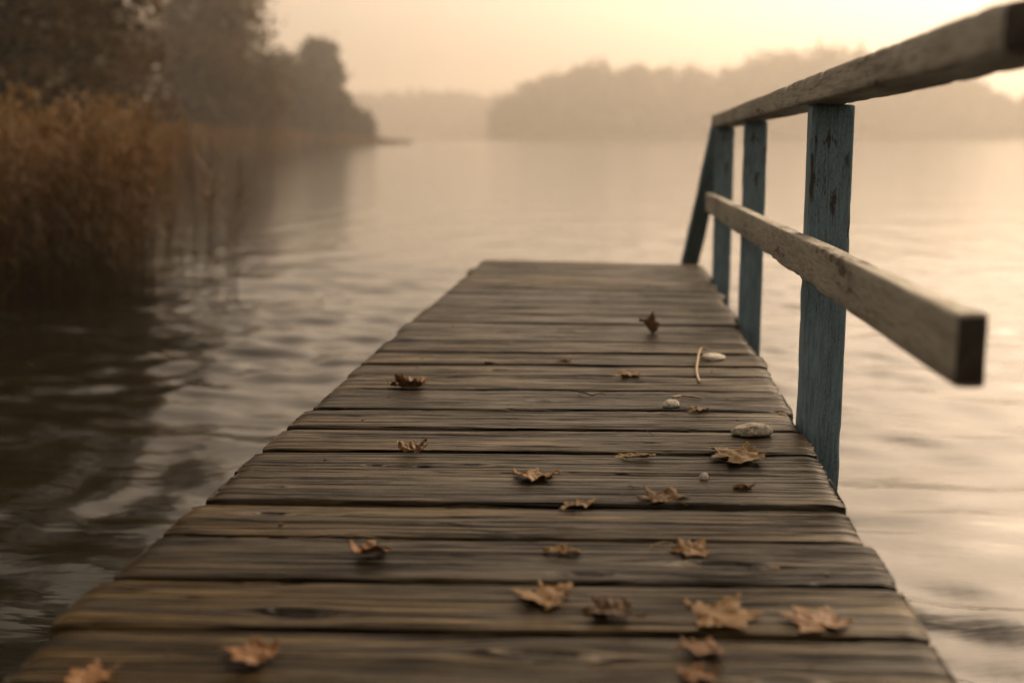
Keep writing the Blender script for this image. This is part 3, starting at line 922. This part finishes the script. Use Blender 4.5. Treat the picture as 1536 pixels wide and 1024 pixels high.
# ------------------------------------------------------------------ reeds
def reed_parts(x, y, h, rg, V, Fq, T, plume=True, leaves=5, wdt=0.006, root=-0.15):
    """one reed: a thin stalk, drooping blades, a feathery head; appended to the lists"""
    lean = rg.normal(0, 0.10) + 0.06
    leany = rg.uniform(-0.08, 0.08)
    a0 = rg.uniform(0, math.pi)

    def ribbon(pts, wd, tn, ang):
        b = len(V)
        cx, cy = math.cos(ang), math.sin(ang)
        for (px, py, pz), wv, tv in zip(pts, wd, tn):
            V.append((px - cx * wv / 2, py - cy * wv / 2, pz))
            V.append((px + cx * wv / 2, py + cy * wv / 2, pz))
            T.extend((tv, tv))
        for k in range(len(pts) - 1):
            Fq.append((b + 2 * k, b + 2 * k + 1, b + 2 * k + 3, b + 2 * k + 2))

    def pos(t):
        return (x + lean * h * t * t, y + leany * h * t * t, root + (h - root) * t)
    tt = np.linspace(0, 1, 7)
    jit = rg.uniform(-0.26, 0.30)
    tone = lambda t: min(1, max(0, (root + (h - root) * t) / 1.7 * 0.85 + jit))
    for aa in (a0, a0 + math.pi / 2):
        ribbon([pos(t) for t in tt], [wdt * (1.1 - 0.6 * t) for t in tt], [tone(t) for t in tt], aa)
    for k in range(leaves):
        t0 = rg.uniform(0.22, 0.92)
        p = pos(t0)
        ln = rg.uniform(0.22, 0.55) * min(1, h)
        d = rg.uniform(0, 2 * math.pi)
        el = rg.uniform(0.5, 1.25)
        pts, ww = [], []
        for s in np.linspace(0, 1, 6):
            r = ln * s * math.cos(el) * (1 + 0.3 * s)
            z = ln * s * math.sin(el) - ln * 0.55 * s ** 2.4
            pts.append((p[0] + r * math.cos(d), p[1] + r * math.sin(d), p[2] + z))
            ww.append(0.016 * (1 - s) ** 0.7 * min(1, 0.4 + 3 * s) + 0.001)
        ribbon(pts, ww, [tone(t0) + 0.05] * 6, d + math.pi / 2 + rg.uniform(-.5, .5))
    if plume:
        p = pos(1.0)
        d = rg.uniform(0, 2 * math.pi)
        for k in range(9):
            ln = rg.uniform(0.10, 0.22)
            dd = d + rg.normal(0, 0.7)
            s0 = rg.uniform(-0.16, 0.02)
            pts = []
            for s in np.linspace(0, 1, 4):
                pts.append((p[0] + ln * s * 0.55 * math.cos(dd), p[1] + ln * s * 0.55 * math.sin(dd), p[2] + s0 + ln * s * 0.8 - ln * 0.6 * s * s))
            ribbon(pts, [0.004, 0.017, 0.014, 0.002], [min(1, tone(1) + 0.12)] * 4, dd + math.pi / 2 + rg.uniform(-.8, .8))


def reed_mass(name, spots, seed, label=None, **kw):
    rg = np.random.default_rng(seed)
    V, Fq, T = [], [], []
    for x, y, h in spots:
        reed_parts(x, y, h, rg, V, Fq, T, **kw)
    o = mesh_obj(name, V, np.array(Fq), M_REED, None, True, {'tone': ('FLOAT', T)})
    return o


rg = np.random.default_rng(77)
spots = []
while len(spots) < 1250:
    y = 8.2 + 7.5 * rg.random() ** 1.3
    x0 = -0.432 * y + 0.10 + 0.30 * vnoise(y * 1.3, 0, 0, 3)
    x = x0 - abs(rg.normal(0, 1)) * 1.9 + (rg.random() < .05) * 0.3
    front = 8.45 + 0.35 * float(vnoise(x * 1.3, 2.0, 0, 5)) + max(0, (x + 4.6)) * 1.2
    if y < front or x < -9.5:
        continue
    spots.append((x, y, rg.uniform(0.85, 1.62) + 0.20 * float(vnoise(x * .9, y * .9, 0, 8))))
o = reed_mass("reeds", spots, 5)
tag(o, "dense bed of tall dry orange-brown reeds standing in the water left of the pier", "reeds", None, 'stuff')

# the thin outliers at the bed's open edge, one by one
rg = np.random.default_rng(99)
RG = "lone reeds at the edge of the reed bed"
for k in range(26):
    t = k / 25
    y = 9.6 + 1.9 * rg.random()
    px = 232 + 105 * t ** 0.85 + rg.uniform(-6, 6)
    x = y * (-0.385 + (px - 232) * 0.00061)
    h = rg.uniform(0.75, 1.35) * (1.05 - 0.30 * t)
    if k in (14, 22):
        h = 1.32
    V, Fq, T = [], [], []
    reed_parts(0, 0, h, rg, V, Fq, T, plume=(k % 3 == 0), leaves=3, wdt=0.008)
    o = mesh_obj("reed_stalk", V, np.array(Fq), M_REED, None, True, {'tone': ('FLOAT', T)})
    o.location = (x, y, 0)
    tag(o, "thin lone reed stalk standing in open water beside the dense reed bed", "reed", RG)

# far reed belt along the spit
spots = []
rg = np.random.default_rng(12)
V, Fq, T = [], [], []
SP = np.array([(-11.4, 28), (-15.2, 40), (-26.0, 66), (-28, 80), (-28.2, 93), (-33, 115), (-39.5, 146), (-41, 180), (-38, 217)], float)
cum = np.concatenate([[0], np.cumsum(np.hypot(*np.diff(SP, axis=0).T))])
for k in range(5200):
    s = rg.random() ** 0.8 * cum[-1]
    x = np.interp(s, cum, SP[:, 0]) - abs(rg.normal(0, 2.2)) + 0.6
    y = np.interp(s, cum, SP[:, 1]) + rg.normal(0, 0.8)
    fadeh = np.interp(y, [24, 34, 60, 90, 140, 180, 212], [1.5, 1.6, 1.8, 2.0, 1.9, 1.5, 0.6])
    h = fadeh * rg.uniform(0.7, 1.1)
    wd = rg.uniform(0.10, 0.22)
    a = rg.uniform(0, math.pi)
    cx, cy = math.cos(a) * wd / 2, math.sin(a) * wd / 2
    lx = rg.normal(0, 0.15)
    b = len(V)
    V += [(x - cx, y - cy, -0.1), (x + cx, y + cy, -0.1), (x + cx * .8 + lx, y + cy * .8, h * .7), (x - cx * .8 + lx, y - cy * .8, h * .7), (x + lx * 1.6 + cx * .2, y, h), (x + lx * 1.6 - cx * .2, y, h)]
    tv = rg.uniform(-0.15, 0.1)
    T += [0.35 + tv, 0.35 + tv, 0.6 + tv, 0.6 + tv, 0.7 + tv, 0.7 + tv]
    Fq += [(b, b + 1, b + 2, b + 3), (b + 3, b + 2, b + 4, b + 5)]
o = mesh_obj("reed_belt", V, np.array(Fq), M_REED, None, True, {'tone': ('FLOAT', T)})
tag(o, "long low belt of hazy brown reeds along the far left spit", "reeds", None, 'stuff')


# ------------------------------------------------------------------ trees
def leaf_quads(C, size, rg):
    """random small leaf faces centred on C (n,3)"""
    n = len(C)
    a = rg.normal(size=(n, 3)); a /= np.linalg.norm(a, axis=1)[:, None]
    b = rg.normal(size=(n, 3)); b -= (b * a).sum(1)[:, None] * a; b /= np.linalg.norm(b, axis=1)[:, None]
    s = (size * rg.uniform(0.6, 1.4, n))[:, None]
    V = np.stack([C - a * s, C - b * s * .6, C + a * s, C + b * s * .6], 1).reshape(-1, 3)
    return V, np.arange(4 * n).reshape(-1, 4)


def limb(V, Fc, p0, p1, r0, r1, rg, segs=6, n=7, bend=0.12):
    p0, p1 = np.array(p0, float), np.array(p1, float)
    L = np.linalg.norm(p1 - p0)
    off = rg.normal(0, bend * L, 3) * (1, 1, .4)
    pts = [tuple(p0 + (p1 - p0) * t + off * math.sin(t * math.pi) * .6) for t in np.linspace(0, 1, segs)]
    v, f = tube(pts, list(np.linspace(r0, r1, segs)), n)
    b = len(V)
    V.extend(v)
    Fc.extend([tuple(i + b for i in q) for q in f])
    return pts


def tree(name, x, y, h, rad, seed, mat, label, cat="tree", z0=0.4, low=0.22, n_leaf=9000, leaf_size=0.20, nclump=46, shape=0.0, gaps=0.0):
    rg = np.random.default_rng(seed)
    root = empty(name, (x, y, z0))
    TV, TF = [], []
    top = h * 0.80
    trunk = limb(TV, TF, (0, 0, -0.6), (rg.normal(0, .03) * h, rg.normal(0, .03) * h, top), 0.020 * h + .06, 0.03, rg, 10, 9, 0.02)
    cl = []
    for k in range(nclump):
        t = rg.uniform(low, 1.0)
        prof = max(0.0, math.sin(math.pi * min(1, (t - low) / (1 - low) * 0.80 + 0.14))) ** 0.5
        a = rg.uniform(0, 2 * math.pi)
        rr = rad * prof * math.sqrt(rg.uniform(0.06, 1.0)) * (1 + shape * math.cos(a))
        c = np.array((rr * math.cos(a), rr * math.sin(a), h * t * rg.uniform(.97, 1.02) - 0.03 * h))
        cl.append((c, rad * rg.uniform(0.16, 0.36)))
        if k % 2 == 0:
            zb = max(h * 0.10, c[2] - rr * rg.uniform(.5, .95) - 0.05 * h)
            zb = min(zb, top * 0.95)
            i = int(np.interp(zb, [p[2] for p in trunk], range(len(trunk))))
            limb(TV, TF, trunk[i], c, 0.006 * h + .015, 0.012, rg, 6, 5, 0.08)
    mesh_obj("trunk", TV, TF, M_BARK, root)
    per = n_leaf // nclump
    P = []
    for c, r in cl:
        q = rg.normal(size=(per, 3))
        q *= r * 0.62 * np.array((1.1, 1.1, 0.85))
        P.append(q + c)
    P = np.concatenate(P)
    P = P[P[:, 2] > h * low * 0.5]
    if gaps:
        P = P[fbm(P[:, 0] * .5, P[:, 1] * .5, P[:, 2] * .5, seed, 2) > -gaps]
    V, Fq = leaf_quads(P, leaf_size, rg)
    mesh_obj("crown", V, Fq, mat, root, False)
    tag(root, label, cat, "autumn trees on the left shore")
    return root


def dirxy(px, d):
    """ground point d metres out along the pier axis, on the bearing seen px pixels across"""
    t = math.atan((px - 768) * math.cos(PITCH) / 1850 * 1.0) - YAW
    return d * math.tan(t), d


TREES = [
    ("broadleaf_tree", -120, 27, 14, 4.0, "dark tall tree at the left edge of the picture, cut off by the frame", M_AUT2, 0.05),
    ("broadleaf_tree", 10, 31, 14.5, 3.0, "dark brown-olive tree rising from behind the thickest reeds, its top out of frame", M_AUT2, 0.05),
    ("broadleaf_tree", 138, 39, 12.6, 2.5, "tall brown autumn tree between the darkest tree and the broad round one", M_AUT1, 0.05),
    ("broadleaf_tree", 340, 99, 13.6, 5.6, "broad rounded brown tree with its right side open to the sky", M_AUT1, 0.08),
    ("slender_tree", 482, 214, 17.2, 3.9, "small hazy narrow tree standing apart at the right end of the left wood", M_AUT2, 0.05),
    ("low_tree", 262, 90, 8.4, 5.6, "low bushy brown tree under the broad rounded one, behind the reed belt", M_AUT1, 0.02),
    ("low_tree", 425, 162, 10.6, 6.8, "low olive bushy tree just left of the small narrow tree", M_AUT2, 0.02),
    ("low_tree", 490, 196, 7.6, 4.2, "faint low misty bush right under the small narrow tree", M_AUT2, 0.02),
    ("low_tree", 527, 207, 4.8, 3.4, "lowest hazy bush at the very tip of the left wood, before the bare spit", M_AUT2, 0.02),
    ("low_tree", 80, 46, 6.2, 3.6, "low dark thicket tree between the two tallest trunks above the reeds", M_AUT1, 0.02),
]
for k, (nm, px, d, h, rad, lab, mt, lo) in enumerate(TREES):
    x, y = dirxy(px, d)
    tree(nm, x, y, h, rad, 300 + k if k != 4 else 781, mt, lab, "tree", 0.5, lo + 0.06, 10000, 0.10 + d * 0.0014, 60 if k != 4 else 130, 0, 0.55 if d < 130 else 1.2)


def wood(name, pts, seed, label, spacing, lsize, per=900):
    """a far wood: many crowns and trunks along a belt, read as one mass"""
    rg = np.random.default_rng(seed)
    Vs, Fs, base = [], [], 0
    for x, y, h in pts:
        r = h * rg.uniform(0.22, 0.34)
        n = per
        ncl = 14
        P = []
        for c in range(ncl):
            t = rg.uniform(0.08, 1)
            a = rg.uniform(0, 6.283)
            rr = r * (1 - 0.55 * t ** 3) * math.sqrt(rg.random())
            c0 = np.array((rr * math.cos(a), rr * math.sin(a), h * (t * 0.90)))
            q = rg.normal(size=(n // ncl, 3)) * r * 0.22
            P.append(q + c0)
        P = np.concatenate(P)
        P = P[P[:, 2] > 0]
        V, Fq = leaf_quads(P + (x, y, 0.4), lsize, rg)
        Vs.append(V); Fs.append(Fq + base); base += len(V)
        a = 0.012 * h
        tv = np.array([(x - a, y, 0), (x + a, y, 0), (x + a * .3, y, h * .8), (x - a * .3, y, h * .8), (x, y - a, 0), (x, y + a, 0), (x, y + a * .3, h * .8), (x, y - a * .3, h * .8)])
        Vs.append(tv); Fs.append(np.array([(0, 1, 2, 3), (4, 5, 6, 7)]) + base); base += 8
    o = mesh_obj(name, np.concatenate(Vs), np.concatenate(Fs), M_FARW, None, False)
    tag(o, label, "wood", None, 'stuff')
    return o


def skyline(prof, d0, dd, step, seed, hvar=0.12):
    rg = np.random.default_rng(seed)
    xs = [p[0] for p in prof]; ys = [p[1] for p in prof]
    out = []
    for row in range(3):
        px = xs[0]
        while px < xs[-1]:
            d = d0 + row * dd + rg.uniform(0, dd * .8)
            x, y = dirxy(px, d)
            dist = d * 1.0
            top = (204 - np.interp(px, xs, ys)) / 1850 * dist + EYE
            h = top * (1 - abs(rg.normal(0, hvar)))
            out.append((x, y, h))
            px += step * rg.uniform(.6, 1.4)
    return out


PROF = [(752, 150), (776, 140), (800, 122), (818, 112), (850, 110), (868, 98), (930, 95), (985, 97), (1015, 104), (1060, 113), (1085, 108), (1110, 94), (1180, 76), (1230, 70), (1262, 76), (1330, 72), (1400, 80), (1440, 110), (1480, 140), (1536, 146), (1620, 140), (1750, 120), (1900, 100)]
wood("far_wood", skyline(PROF, 560, 20, 22, 41), 42, "hazy brown wooded far shore across the lake, behind the railing", 20, 1.3)
PROF2 = [(300, 150), (380, 150), (480, 146), (540, 140), (600, 142), (640, 137), (700, 139), (730, 144), (790, 134), (850, 140)]
wood("distant_wood", skyline(PROF2, 850, 16, 13, 51), 52, "palest band of distant woods left of the hazy far shore", 20, 1.8)

# ------------------------------------------------------------------ haze
bpy.ops.mesh.primitive_cube_add(size=1)
hz = bpy.context.object
hz.name = "haze"
hz.data.name = "haze"
hz.scale = (2300, 1330, 56)
hz.location = (0, 580, 56 / 2 - 2.6)
tag(hz, "thin warm evening haze over the whole lake", "haze", None, 'stuff')
hm = bpy.data.materials.new("haze_air")
hm.use_nodes = True
ht = hm.node_tree
ht.nodes.clear()
ho = ht.nodes.new("ShaderNodeOutputMaterial")
hv = ht.nodes.new("ShaderNodeVolumePrincipled")
hv.inputs['Color'].default_value = (0.97, 0.92, 0.86, 1)
hv.inputs['Density'].default_value = 0.00105
hv.inputs['Anisotropy'].default_value = 0.6
ht.links.new(hv.outputs[0], ho.inputs['Volume'])
hz.data.materials.append(hm)
